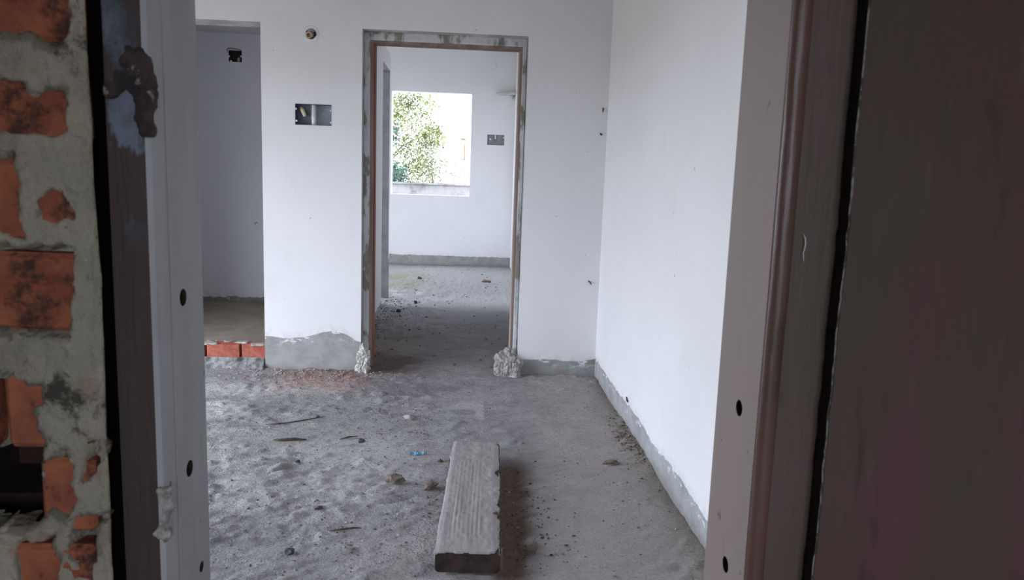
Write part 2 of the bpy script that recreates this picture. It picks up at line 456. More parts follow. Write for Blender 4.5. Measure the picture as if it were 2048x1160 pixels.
def floor_col(x, y):
    base = np.array([.365, .352, .352])
    n1 = fbm(x*1.2, y*1.2, 0, 51, 4)[..., None]; n2 = fbm(x*6, y*10, 0, 55, 4)[..., None]; n3 = fbm(x*25, y*40, 0, 59, 3)[..., None]
    c = base*(1+.22*n1+.20*n2+.20*n3)
    def lay(c, col, w): w = np.clip(w, 0, 1)[..., None]; return c*(1-w)+np.array(col)*w
    warm = sstep(.2, .9, x)*(y < 5.1)
    c = lay(c, (.50, .445, .415), .85*warm+.25*sstep(.0, .5, n1[..., 0]))
    dust = sstep(.0, .4, fbm(x*2.0+3, y*2.6, 0, 61, 3))*(x < .1)*sstep(2.4, 2.9, y)*(y < 4.9)
    c = lay(c, (.52, .50, .495), .85*dust)
    blob = np.exp(-(((x+.50)/.42)**2+((y-3.42)/.42)**2)**2)*(.75+.5*n2[..., 0])
    c = lay(c, (.50, .48, .475), .75*blob)
    dk = sstep(.12, .42, fbm(x*3.3, y*5, 0, 67, 4))*(x < .05)*(y < 5)
    c = lay(c, (.20, .195, .198), .7*dk)
    # brick dust below the painted column and along the passage wall
    w = np.exp(-((x+1.0)/.32)**4)*np.exp(-((y-4.86)/.25)**2)*(.75+.6*fbm(x*9, y*9, 0, 71, 3))
    c = lay(c, (.44, .25, .20), .95*w)
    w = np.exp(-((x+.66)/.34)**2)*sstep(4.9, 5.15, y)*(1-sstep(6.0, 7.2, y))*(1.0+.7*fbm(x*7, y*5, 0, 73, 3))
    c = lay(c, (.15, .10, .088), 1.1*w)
    w = sstep(4.9, 5.3, y)*(1-sstep(6.4, 7.4, y))*sstep(-.15, .3, fbm(x*2, y*1.5, 0, 75, 3)+.1)  # paler colour brightens the passage floor in place of light
    c = lay(c, (.36, .325, .31), .7*w)
    w = sstep(6.0, 8.2, y)  # light painted further in, so the shadow edge hardly shows
    c = lay(c, (.42, .415, .425), .75*w)
    # algae by the far window
    w = np.exp(-((x+1.1)/.55)**4)*np.exp(-((y-10.1)/.95)**4)*(.7+.8*fbm(x*5, y*2, 0, 77, 3))
    c = lay(c, (.27, .27, .15), .85*w)
    w = np.exp(-((x+.95)/.4)**4)*np.exp(-((y-9.0)/.18)**2)*sstep(-.1, .3, fbm(x*14, y*6, 0, 78, 3))
    c = lay(c, (.75, .75, .75), w)
    w = sstep(11.9, 12.25, y); c = lay(c, (.26, .25, .25), .7*w)
    # dark brown patch in the hollow beside the plank
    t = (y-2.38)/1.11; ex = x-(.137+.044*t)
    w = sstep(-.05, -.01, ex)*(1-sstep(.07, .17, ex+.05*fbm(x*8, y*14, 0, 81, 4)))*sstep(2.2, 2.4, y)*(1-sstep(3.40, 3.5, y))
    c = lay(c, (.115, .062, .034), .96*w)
    # soil line along the right wall
    w = np.exp(-np.maximum(0, .93-x)/.09)*(y < 5.1)*(y > 1.1)
    c = lay(c, (.24, .205, .165), .7*w)
    return np.clip(c, .02, .9)
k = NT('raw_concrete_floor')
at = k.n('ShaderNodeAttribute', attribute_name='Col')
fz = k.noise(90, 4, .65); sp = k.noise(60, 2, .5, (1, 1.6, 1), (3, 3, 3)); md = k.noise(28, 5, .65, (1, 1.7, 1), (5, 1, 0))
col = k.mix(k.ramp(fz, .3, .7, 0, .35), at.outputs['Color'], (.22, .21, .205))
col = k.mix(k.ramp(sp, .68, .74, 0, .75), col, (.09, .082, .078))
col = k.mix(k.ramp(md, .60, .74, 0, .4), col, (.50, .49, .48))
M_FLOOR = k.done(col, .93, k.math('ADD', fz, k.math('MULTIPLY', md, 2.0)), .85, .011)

def axis_pts(segs):
    out = []
    for a, b, st in segs: out += list(np.linspace(a, b, max(2, int(round((b-a)/st))+1))[:-1])
    return np.array(out+[segs[-1][1]])
fx = axis_pts([(-3.55, -1.7, .09), (-1.7, -1.5, .03), (-1.5, .96, .0125), (.96, 1.85, .1)])
fy = axis_pts([(-2.75, .9, .15), (.9, 2.1, .05), (2.1, 5.5, .0125), (5.5, 8.0, .03), (8.0, 12.55, .06)])
FX, FY = np.meshgrid(fx, fy, indexing='ij')
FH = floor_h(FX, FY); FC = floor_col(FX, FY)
me = bpy.data.meshes.new('floor')
nx, ny = len(fx), len(fy)
I = np.arange(nx*ny).reshape(nx, ny)
quads = np.stack([I[:-1, :-1], I[1:, :-1], I[1:, 1:], I[:-1, 1:]], -1).reshape(-1, 4)
me.from_pydata(np.stack([FX, FY, FH], -1).reshape(-1, 3).tolist(), [], quads.tolist())
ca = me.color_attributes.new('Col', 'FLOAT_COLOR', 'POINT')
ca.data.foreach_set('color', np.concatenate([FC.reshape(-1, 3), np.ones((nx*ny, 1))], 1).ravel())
me.polygons.foreach_set('use_smooth', [True]*len(me.polygons)); me.materials.append(M_FLOOR)
floor = bpy.data.objects.new('floor', me); C.objects.link(floor)
struct(floor, 'rough grey raw concrete floor with dust and brick grit', 'floor')

mb = MB(); mb.box(-3.4, -1.09, 5.2, 7.0, .02, .172, M_SMOOTH)
struct(mb.build('floor'), 'smooth brown raised screed of the dim side room', 'floor')

# ------------------------------------------------------------------ walls of the rooms
SB = (-1.216, -.971, 1.722, 1.863)       # switch box in the back wall
mb = MB()
wall(mb, 'y', 5.1, .19, -3.55, .93, -.05, 3.8, M_BACK,
     [(-2.75, -1.44, -.05, 2.385, None), (-.765, .36, -.05, 2.372, None), (*SB, .055), (-1.145, -1.067, 2.283, 2.361, .07)], M_REVEAL)
struct(mb.build('wall_back'), 'white plastered wall with two openings and a bare cement foot', 'wall')
mb = MB(); wall(mb, 'x', .93, .15, 1.13, 5.29, -.05, 3.8, M_RIGHT)
struct(mb.build('wall_right'), 'bright white plastered wall with ragged grey cement strip at its base', 'wall')
mb = MB(); wall(mb, 'x', -3.4, -.15, 1.13, 7.2, -.05, 3.8, M_PLAIN, [(*LW, None)])
struct(mb.build('wall_left'), 'white plastered wall with a wide open balcony doorway', 'wall')
# side room
SBX = (-2.266, -2.147, 2.405, 2.507)
mb = MB(); wall(mb, 'y', 7.0, .12, -3.4, -1.09, .0, 3.8, M_SIDE, [(*SBX, .05)])
struct(mb.build('wall_side'), 'dim grey wall at the back of the side room', 'wall')
mb = MB(); mb.box(-3.4, -1.09, 5.29, 7.0, 2.66, 2.78, M_SIDECEIL)
struct(mb.build('ceiling'), 'low slab over the dim side room', 'ceiling')
# passage
mb = MB(); wall(mb, 'x', -.97, -.12, 5.29, 8.65, -.05, 2.80, M_PART, [(7.93, 8.57, -.05, 2.62, None)], M_REVEAL_SHADE)
struct(mb.build('wall_passage'), 'pale partition on the left of the passage, stopping short of the ceiling', 'wall')
mb = MB(); wall(mb, 'x', .68, .12, 5.29, 12.3, -.05, 3.8, M_PLAIN)
struct(mb.build('wall_passage'), 'white wall on the right of the passage', 'wall')
mb = MB(); wall(mb, 'y', 8.65, -.1, -3.4, -1.09, -.05, 3.8, M_PLAIN)
struct(mb.build('wall_side'), 'white cross wall closing the side rooms towards the far room', 'wall')
mb = MB(); wall(mb, 'x', -3.3, -.15, 8.55, 12.5, -.05, 3.8, M_PLAIN, [(*FW, None)])
struct(mb.build('wall_left'), 'white wall of the far room with a wide open doorway', 'wall')
WIN = (-1.358, -.043, 1.172, 2.857)
FB = (.233, .515, 2.038, 2.208)
mb = MB(); wall(mb, 'y', 12.3, .2, -3.45, .80, -.05, 3.8, M_FAR, [(*WIN, None), (*FB, .05)])
struct(mb.build('wall_far'), 'white far wall with an unglazed window opening', 'wall')
mb = MB(); mb.box(-3.6, 1.15, 5.1, 12.5, 3.8, 3.95, M_CEIL)
struct(mb.build('ceiling'), 'high grey slab over the passage and far room', 'ceiling')
mb = MB(); mb.box(-3.55, 1.08, 1.13, 5.1, 3.05, 3.2, M_CEIL)
struct(mb.build('ceiling'), 'grey slab over the near room', 'ceiling')
# lobby where the camera stands
mb = MB()
wall(mb, 'x', -1.7, -.15, -2.6, .93, -.05, 2.95, M_LOBBY)
struct(mb.build('wall_lobby'), 'grey plastered left side of the lobby behind the camera', 'wall')
mb = MB(); wall(mb, 'x', 1.7, .15, -2.6, .95, -.05, 2.95, M_LOBBY)
struct(mb.build('wall_lobby'), 'grey plastered right side of the lobby behind the camera', 'wall')
mb = MB(); wall(mb, 'y', -2.6, -.15, -1.85, 1.85, -.05, 2.95, M_LOBBY, [(*BW, None)])
struct(mb.build('wall_lobby'), 'grey stair wall with an open window behind the camera', 'wall')
mb = MB(); mb.box(-1.85, 1.85, -2.75, 1.13, 2.95, 3.1, M_CEIL)
struct(mb.build('ceiling'), 'slab over the lobby', 'ceiling')
# wall holding the near door frame (right part and over the head)
mb = MB()
mb.box(.53, 1.85, .955, 1.13, -.05, 3.05, M_LOBBY, {3: M_PLAIN})
mb.box(-.53, .53, .955, 1.13, 2.25, 3.05, M_LOBBY, {3: M_PLAIN})
struct(mb.build('wall_front'), 'grey plastered wall over and to the right of the near door frame', 'wall')

# ------------------------------------------------------------------ brick wall beside the camera (left)
M_CAVITY_SHADE = simple('shaded_cavity', (.012, .009, .008), (.03, .015, .01), 20, .95)  # near-black colour paints shade into the brick cavity and the frame gap
wf = MB(); wall(wf, 'y', 1.0, .13, -3.55, -.50, -.05, 3.05, M_CAVITY_SHADE, [(-.69, -.541, .90, 1.0, .11)], M_CAVITY_SHADE)
wf.box(-.50, -.462, 1.07, 1.13, -.05, 3.05, M_CAVITY_SHADE)
wf.box(-3.55, -.462, 1.131, 1.14, -.05, 3.05, M_PLAIN)
wfo = struct(wf.build('wall_front'), 'rough brick wall with smeared mortar left of the near door frame', 'wall')
ZB = [.775-.115*i for i in range(1, 8)][::-1]
ZB = [z for z in ZB if z > -.06]+[.775, .892, 1.003, 1.155, 1.265, 1.384, 1.502, 1.618, 1.735, 1.85, 1.966, 2.082, 2.2, 2.316, 2.43, 2.545, 2.66, 2.775]
def brick_mesh(L, seed):
    bm = bmesh.new(); bmesh.ops.create_cube(bm, size=1)
    for v in bm.verts: v.co = Vector((v.co.x*L, v.co.y*.045, v.co.z*.098))
    bmesh.ops.bevel(bm, geom=bm.edges[:], offset=.006, segments=1, affect='EDGES', profile=.5)
    rr = random.Random(seed)
    for v in bm.verts: v.co += Vector([rr.uniform(-.002, .002) for _ in range(3)])
    me = bpy.data.meshes.new('brick'); bm.to_mesh(me); bm.free(); me.materials.append(M_BRICK)
    return me
FULL = [brick_mesh(.225, s) for s in range(4)]; HALF = [brick_mesh(.104, s+9) for s in range(3)]; CUT = brick_mesh(.066, 31)
GAP = (.885, -.60)           # the pulled-out brick
for ci, zb in enumerate(ZB):
    x = -.474 if ci % 2 == 0 else -.474
    first = True; n = 0
    hole = abs(zb-.892) < .01
    while x > -1.65:
        half = first and (ci % 2 == 1 or hole)
        L = .066 if first and hole else .104 if half else .225
        gone = hole and n == 1
        if not gone:
            o = bpy.data.objects.new('brick', CUT if first and hole else (HALF if half else FULL)[(ci+n) % 3]); C.objects.link(o)
            o.location = (x-L/2, .9285+random.uniform(-.003, .003), zb+.049)
            o.rotation_euler = (random.uniform(-.02, .02), random.uniform(-.02, .02), random.uniform(-.02, .02))
            o.parent = wfo
        x -= L+.012; first = False; n += 1
# exposed patches: x0, x1, z0, z1 in metres on the wall
EXPO = [(-.66, -.480, 1.512, 1.60), (-.575, -.484, 1.396, 1.442), (-.68, -.539, 1.268, 1.360), (-.516, -.487, 1.286, 1.322),
        (-.585, -.490, 1.157, 1.250), (-.68, -.538, 1.004, 1.090), (-.535, -.500, .912, .984), (-.572, -.523, .79, .873),
        (-.492, -.468, .858, .908), (-.482, -.470, .965, 1.018), (-.70, -.542, .898, 1.002)]
rx = random.Random(4)
for _ in range(46):
    x = rx.uniform(-1.6, -.75); z = rx.uniform(.05, 2.8); EXPO.append((x-rx.uniform(.04, .1), x, z, z+rx.uniform(.04, .09)))
for _ in range(8):
    z = rx.choice([rx.uniform(.05, .7), rx.uniform(1.65, 2.8)]); x = rx.uniform(-.7, -.5); EXPO.append((x-.08, x, z, z+.06))
def expo(x, z):
    w = np.zeros_like(x)
    dx = .022*fbm(x*24, z*24, 0, 101, 4); dz = .024*fbm(x*24, z*24, 0, 103, 4)
    for a, b, c, d in EXPO:
        sd = np.minimum(np.minimum(x+dx-a, b-x-dx), np.minimum(z+dz-c, d-z-dz))
        w = np.maximum(w, sstep(-.004, .004, sd))
    return w
mx = axis_pts([(-1.7, -.72, .02), (-.72, -.458, .003)])
mz = axis_pts([(.0, .7, .02), (.7, 1.7, .0035), (1.7, 2.95, .02)])
MX, MZ = np.meshgrid(mx, mz, indexing='ij')
EX = expo(MX, MZ)
MY = .900+.005*fbm(MX*9, MZ*9, 0, 111, 4)+.003*fbm(MX*45, MZ*45, 0, 113, 3)
MY = MY-.004*np.maximum(0, fbm(MX*20, MZ*14, 0, 117, 3))
holeg = sstep(-.004, .006, np.minimum(np.minimum(-.541-MX, MX+.71), np.minimum(MZ-.899, 1.001-MZ))+.004*fbm(MX*40, MZ*40, 0, 119, 2))
MY = MY+EX*.034+holeg*.012
MY = MY+.012*sstep(-.475, -.458, MX)**2                      # arris rounded off
edge = .004*fbm(MZ*0, MZ*7, 0, 121, 3)
MXs = MX+edge*sstep(-.52, -.46, MX)
MC = np.ones(MX.shape+(3,))
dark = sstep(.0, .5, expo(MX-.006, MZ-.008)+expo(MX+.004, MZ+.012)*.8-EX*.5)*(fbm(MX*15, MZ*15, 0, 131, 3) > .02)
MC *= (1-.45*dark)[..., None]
n1, n2 = MX.shape
I = np.arange(n1*n2).reshape(n1, n2)
V = np.stack([MXs, MY, MZ], -1).reshape(-1, 3).tolist(); FQ = np.stack([I[:-1, :-1], I[1:, :-1], I[1:, 1:], I[:-1, 1:]], -1).reshape(-1, 4)
FQ = FQ[holeg.ravel()[FQ].min(1) < .5].tolist()          # the cavity is open
cols = [tuple(c) for c in MC.reshape(-1, 3)]
b = len(V); V += [(MXs[-1, j]-.004, .921, mz[j]) for j in range(n2)]; V += [(MXs[-1, j]-.020, .924, mz[j]) for j in range(n2)]; cols += [(1, 1, 1)]*(2*n2)
FQ += [[int(I[-1, j]), b+j, b+j+1, int(I[-1, j+1])] for j in range(n2-1)]
FQ += [[b+j, b+n2+j, b+n2+j+1, b+j+1] for j in range(n2-1)]
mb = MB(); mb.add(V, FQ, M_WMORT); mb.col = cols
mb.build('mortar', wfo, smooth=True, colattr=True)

# ------------------------------------------------------------------ near door frame
d1 = thing('door_1', (0, 1.04, 0), 'brown door frame with pale primed inner faces and empty hinge holes around the near doorway', 'door frame', kind='structure')
def jamb(sgn, xin, holes, mat_in, mat_front):
    # profile in (x, y), traced from the front outer corner; a groove marks the rebate on the left one
    xo = .532 if sgn > 0 else -.461; s = sgn
    pr = [(xo, .953), (xin+s*.006, .953), (xin, .957)]
    if sgn < 0: pr += [(xin, .9985), (xin+s*.004, .9995), (xin+s*.004, 1.002), (xin, 1.003)]
    pr += [(xin, 1.119), (xin+s*.004, 1.123), (xo, 1.123)]
    mb = MB(); n = len(pr)
    vs = [(x, y, z) for z in (-.02, 2.20) for x, y in pr]
    fs = [(i, (i+1) % n, n+(i+1) % n, n+i) for i in range(n)]+[tuple(range(n)), tuple(range(n, 2*n))]
    mb.add(vs, fs, mat_in)
    mb.slot(mat_front)
    for q, fc in enumerate(mb.f):
        if set(fc) == {0, 1, n, n+1}: mb.mi[q] = 1
    mb.slot(M_HOLE)
    o = mb.build('jamb', d1)
    # drill the hinge holes
    cut = MB()
    for y, z, r in holes: cut.tube([(xin-sgn*.02, y, z), (xin+sgn*.035, y, z)], r, M_HOLE, 20)
    co = cut.build('drill')
    md = o.modifiers.new('drill', 'BOOLEAN'); md.object = co; md.operation = 'DIFFERENCE'; md.solver = 'EXACT'
    bpy.context.view_layer.update()
    dg = bpy.context.evaluated_depsgraph_get()
    nm = bpy.data.meshes.new_from_object(o.evaluated_get(dg))
    o.modifiers.clear(); o.data = nm
    mi = [q.name for q in nm.materials if q]
    bpy.data.objects.remove(co)
    hi = mi.index('dark_hole') if 'dark_hole' in mi else 2
    for p in nm.polygons:          # faces inside the drilled holes
        c = p.center
        if sgn*(c.x-xin) > .0015 and abs(c.x) < .5 and any((c.y-y)**2+(c.z-z)**2 < (r*1.02)**2 for y, z, r in holes): p.material_index = hi
    return o
jl = jamb(-1, -.4085, [(1.043, 1.178, .0125), (1.048, .92, .0125), (1.083, .744, .0085), (1.045, .55, .0125), (1.045, 1.80, .0125)], M_PRIM_L, M_BROWN_L)
jr = jamb(1, .408, [(1.024, 1.034, .0125), (1.028, .781, .0125), (1.026, 1.75, .0125)], M_PRIM_R, M_BROWN)
mb = MB(); mb.box(-.532, .532, .953, 1.123, 2.20, 2.25, M_PRIM_R, {2: M_BROWN})
mb.build('head', d1)
# rounded bead along the inner arris of the right jamb
mb = MB()
pts = []
for i in range(9):
    w = math.pi*i/8
    pts.append((.408+.0135-.0135*math.cos(w), .9535-.010*math.sin(w)))
n = len(pts); zs = np.linspace(-.02, 2.2, 60)
vs = []
for z in zs:
    for x, y in pts:
        vs.append((x+.0012*float(vnoise(z*9, x*40, 0, 5)), y+.0008*float(vnoise(z*14, y*60, 0, 6)), z))
fs = [(i*n+j, i*n+j+1, (i+1)*n+j+1, (i+1)*n+j) for i in range(len(zs)-1) for j in range(n-1)]
mb.add(vs, fs, M_BEAD); mb.build('bead', d1, smooth=True)['label'] = 'glossy rounded brown bead along the right jamb'
# mortar thrown against the left jamb: a big ragged smear high up and a small lump low down
def blob(pts, jit, seed):
    def f(U, V):
        w = np.zeros_like(U); du = 2.2*jit*fbm(U*55, V*45, 0, seed, 5); dv = 3*jit*fbm(U*55, V*45, 0, seed+5, 5)
        for cx, cz, rx_, rz_ in pts:
            w = np.maximum(w, (((U+du-cx)/rx_)**2+((V+dv-cz)/rz_)**2 < 1).astype(float))
        return w
    return f
k = NT('smear_mortar')
q = k.noise(22, 6, .65); col = k.mix(k.ramp(q, .40, .58), (.028, .022, .022), (.060, .042, .040))
col = k.mix(k.ramp(k.noise(30, 5, .6, off=(3, 2, 6)), .58, .70), col, (.30, .30, .28))
M_SMEAR = k.done(col, .9, q, .8, .008)
put_front = lambda u, v, h: (u, h, v)
relief(np.arange(-.470, -.396, .0017), np.arange(1.375, 1.535, .0017),
       blob([(-.418, 1.475, .017, .033), (-.409, 1.448, .011, .03), (-.432, 1.462, .018, .012), (-.452, 1.45, .012, .007), (-.412, 1.415, .009, .022), (-.417, 1.50, .012, .012)], .006, 3),
       lambda U, V: .945+.006*fbm(U*40, V*40, 0, 61, 4), .956, put_front, M_SMEAR, d1, 'mortar_smear')['label'] = 'dark ragged mortar smear high on the left jamb'
relief(np.arange(-.43, -.385, .0015), np.arange(.845, .945, .0015),
       blob([(-.404, .925, .008, .010), (-.400, .900, .008, .022), (-.407, .872, .008, .016)], .005, 8),
       lambda U, V: .946+.005*fbm(U*60, V*60, 0, 66, 4), .958, put_front, simple('drip_mortar', (.40, .38, .35), (.16, .13, .12), 60, .95), d1, 'mortar_smear')['label'] = 'small pale mortar lump low on the left jamb'

# ------------------------------------------------------------------ dark board propped beside the right jamb
bt = thing('board', (.9, .93, 0), 'dark reddish-brown weathered board with a frayed edge, covering the wall right of the doorway', 'board')
zs = np.linspace(-.002, 2.35, 470)
ex = .4915+.0022*fbm(zs*0, zs*9, 0, 201, 4)+.0014*fbm(zs*0, zs*60, 0, 203, 2)*(zs < 1.35)
ex = ex-.004*sstep(1.04, 1.03, zs)*0
nb = len(zs)
mb = MB()
vs = []
for z, e in zip(zs, ex): vs += [(e+.0022, .920, z), (1.66, .920, z), (1.66, .944, z), (e+.0015, .944, z)]
fs = []
for i in range(nb-1):
    a, b_ = i*4, i*4+4
    fs += [(a, a+1, b_+1, b_), (a+1, a+2, b_+2, b_+1), (a+2, a+3, b_+3, b_+2)]
fs += [(0, 1, 2, 3), tuple((nb-1)*4+q for q in range(4))]
mb.add(vs, fs, M_BOARD)
vs = []
for z, e in zip(zs, ex): vs += [(e, .9215, z), (e+.0012, .944, z)]
mb.add(vs, [(i*2, i*2+1, i*2+3, i*2+2) for i in range(nb-1)], M_EDGE_SHADE)
mb.build('panel', bt)
mb = MB(); vs = []
for i, (z, e) in enumerate(zip(zs, ex)):
    w = max(.0004, .0016*float(sstep(-.35, .35, vnoise(z*7, 0, 0, 207)))*float(sstep(1.5, 1.2, z)+.15)+.0005)
    vs += [(e, .9213, z), (e+.0006+w, .9194, z)]
mb.add(vs, [(i*2, i*2+1, i*2+3, i*2+2) for i in range(nb-1)], M_FRAY_GLINT)
mb.build('frayed_highlight', bt)['label'] = 'pale frayed edge with a painted highlight'
# a loose white fibre stuck to the brown jamb
mb = MB(); mb.tube([(.4485, .952, 1.301), (.4500, .949, 1.296), (.4508, .948, 1.288), (.4500, .948, 1.280), (.4492, .949, 1.276), (.4505, .950, 1.268), (.4520, .951, 1.263)], [.0004, .0007, .0007, .0006, .0005, .0005, .0003], M_PVC, 6)
tag(mb.build('fibre', smooth=True), 'short curled white fibre stuck to the brown right jamb', 'fibre')

# ------------------------------------------------------------------ back door frame
d2 = thing('door_2', (-.2, 5.2, 0), 'thin brown wooden door frame set in rough cement in the back doorway', 'door frame', kind='structure')
def rail(x0, x1, z0, z1, inner):
    mb = MB()
    mb.bbox(x0, x1, 5.185, 5.30, z0, z1, M_WOOD, .003)
    return mb.build('frame_post', d2)
rail(-.728, -.700, .02, 2.318, 1); rail(.311, .330, .02, 2.318, -1)
mb = MB(); mb.bbox(-.728, .330, 5.186, 5.299, 2.299, 2.319, M_WOOD, .003); mb.build('frame_head', d2)
for x0, x1 in ((-.7005, -.692), (.304, .3125)):
    mb = MB(); mb.bbox(x0, x1, 5.225, 5.295, .02, 2.297, M_RED if x0 < 0 else simple('pale_stop', (.55, .47, .44), (.42, .34, .30), 12, .7, (1, 1, .1)), .002)
    mb.build('door_stop', d2)
# cement packing between frame and opening, troweled unevenly
def pack(x0, x1, z0, z1, name, seed, vert=True):
    us = np.arange(x0, x1+.003, .006); vs_ = np.arange(z0, z1+.006, .012)
    return relief(us, vs_, lambda U, V: np.ones_like(U),
                  lambda U, V: (5.178+.020*fbm(U*5, V*5, 0, seed, 3)+.006*fbm(U*40, V*40, 0, seed+3, 3)), 5.29, put_front, M_FILL, d2, name, smooth_it=0)
pack(-.764, -.725, .0, 2.371, 'cement_packing', 301); pack(.327, .359, .0, 2.371, 'cement_packing', 311)
pack(-.764, .359, 2.316, 2.371, 'cement_packing', 321)
# mortar heaps around the feet of the frame
mb = MB()
rock_mb(mb, (-.745, 5.07, .075), (.05, .05, .095), M_MORTPALE, 3, 5, .8, base=.0)
o = mb.build('mortar_lump', smooth=False); tag(o, 'pale pointed mortar lump at the left foot of the back door frame', 'mortar lump')
mb = MB()
rock_mb(mb, (.285, 5.08, .06), (.088, .06, .125), M_MORT, 15, 5, .62, base=.0)
rock_mb(mb, (.335, 5.06, .04), (.055, .05, .085), M_MORT, 16, 5, .7, base=.0)
o = mb.build('mortar_lump', smooth=False); tag(o, 'grey crumbly mortar heap at the right foot of the back door frame', 'mortar lump')

# ------------------------------------------------------------------ brick threshold of the side room
M_BED = simple('threshold_bed', (.30, .30, .30), (.15, .15, .145), 25, .95, bs=.9, bd=.015)
ts = thing('threshold', (-2.1, 5.15, 0), 'row of red bricks on rough mortar closing off the raised side room', 'threshold', kind='structure')
def tbrick(x0, x1, y0, y1, rz, seed):
    bm = bmesh.new(); bmesh.ops.create_cube(bm, size=1)
    bmesh.ops.subdivide_edges(bm, edges=bm.edges[:], cuts=2, use_grid_fill=True)
    P = np.array([v.co[:] for v in bm.verts])
    q = 1-.06*(np.sum((np.abs(P) > .45), axis=1) >= 2)
    P = P*q[:, None]*np.array([x1-x0, y1-y0, .098])
    P += .004*np.stack([fbm(P[:, 0]*22, P[:, 1]*22, P[:, 2]*22, seed+t, 2) for t in range(3)], -1)
    mb = MB(); bm.verts.index_update()
    mb.add(P, [[v.index for v in f.verts] for f in bm.faces], M_BRICK2); bm.free()
    o = mb.build('brick'); o.parent = ts
    o.location = ((x0+x1)/2+2.1, (y0+y1)/2-5.15, .131); o.rotation_euler = (0, 0, rz)
    return o
tbrick(-1.612, -1.438, 5.112, 5.21, -.03, 5); tbrick(-1.855, -1.618, 5.104, 5.21, .01, 9)
tbrick(-2.10, -1.862, 5.108, 5.21, 0, 13); tbrick(-2.345, -2.107, 5.104, 5.21, .01, 17); tbrick(-2.74, -2.35, 5.11, 5.21, 0, 21)
relief(np.arange(-2.745, -1.436, .01), np.arange(-.01, .088, .006), lambda U, V: np.ones_like(U),
       lambda U, V: 5.092+.03*fbm(U*14, V*14, 0, 351, 5)-.035*sstep(.06, .0, V), 5.21, put_front, M_BED, ts, 'mortar_bed', smooth_it=0)
relief(np.arange(-2.745, -1.436, .01), np.arange(5.105, 5.215, .006), lambda U, V: (fbm(U*16, V*16, 0, 355, 3) > -.12).astype(float),
       lambda U, V: .184+.004*fbm(U*30, V*30, 0, 357, 3), .172, lambda u, v, h: (u, v, h), M_MORT, ts, 'mortar_cap')

# ------------------------------------------------------------------ electrical fittings
def ear(mb, x, y, z, sx, m, r=.007):
    mb.tube([(x, y, z), (x, y+.003, z)], r, m, 10)
sb = thing('switch_box', (-1.094, 5.1, 1.72), 'open metal switch box with a white conduit across it, on the white column', 'switch box')
mb = MB()
x0, x1, z0, z1 = SB
t = .003; g = .0008
mb.box(x0+g, x0+t, 5.098, 5.153, z0+g, z1-g, M_STEEL); mb.box(x1-t, x1-g, 5.098, 5.153, z0+g, z1-g, M_STEEL_LIT)
mb.box(x0+t, x1-t, 5.098, 5.153, z0+g, z0+t, M_STEEL); mb.box(x0+t, x1-t, 5.098, 5.153, z1-t, z1-g, M_STEEL)
mb.box(x0+t, -1.105, 5.150, 5.1535, z0+t, z1-t, M_STEEL); mb.box(-1.105, x1-t, 5.150, 5.1535, z0+t, z1-t, M_STEEL_LIT)
mb.build('box', sb)
mb = MB(); mb.tube([(-1.092, 5.118, z0+.004), (-1.0935, 5.118, z0+.05), (-1.0925, 5.118, z1-.004)], .0155, M_PVC, 16); mb.build('conduit', sb, smooth=True)
for (x, z) in ((x0+.007, z1-.035), (x0+.010, z0+.026), (x1-.005, z1-.038), (x1-.004, z0+.022)):
    mb = MB(); mb.tube([(x, 5.097, z), (x, 5.1005, z)], .0068, M_PVC, 12); mb.build('lug', sb)
mb = MB()
a, b_ = Vector((-1.176, 5.128, 1.832)), Vector((-1.155, 5.122, 1.786))
mb.tube([a+(a-b_)*.1, a, a*.5+b_*.5, b_, b_+(b_-a)*.12], [.006, .014, .0135, .012, .005], M_CREAM, 14)
mb.build('knob', sb, smooth=True)['label'] = 'cream oblong plastic piece'
mb = MB(); mb.tube([(-1.176, 5.116, 1.834), (-1.176, 5.112, 1.834)], .0085, M_ORANGE, 14); mb.build('plug', sb)['label'] = 'orange round plug'
# conduit stub poking from a broken-out hole
cs = thing('conduit_stub', (-1.106, 5.1, 2.28), 'dusty conduit stub in a broken hole above the switch box', 'conduit')
mb = MB(); mb.pipe((-1.108, 5.165, 2.330), (-1.113, 5.062, 2.308), .021, .0125, M_PVCD, 20); mb.build('pipe', cs, smooth=False)
mb = MB(); mb.tube([(-1.1085, 5.15, 2.3265), (-1.112, 5.08, 2.312)], .0122, M_ORANGE, 14); mb.build('plug', cs)
def ringmask(U, V):
    r = np.hypot(U+1.106, V-2.322)+.006*fbm(U*50, V*50, 0, 401, 3)
    return ((r < .056) & (r > .0335)).astype(float)
relief(np.arange(-1.17, -1.04, .003), np.arange(2.255, 2.39, .003), ringmask, lambda U, V: 5.0988+.0012*fbm(U*40, V*40, 0, 405, 3), 5.1005, put_front, M_BACK, cs, 'plaster_rim')
mb = MB(); rock_mb(mb, (-1.108, 5.115, 2.345), (.030, .02, .012), M_MORT, 23, 2, .5); mb.build('mortar_crumb', cs)
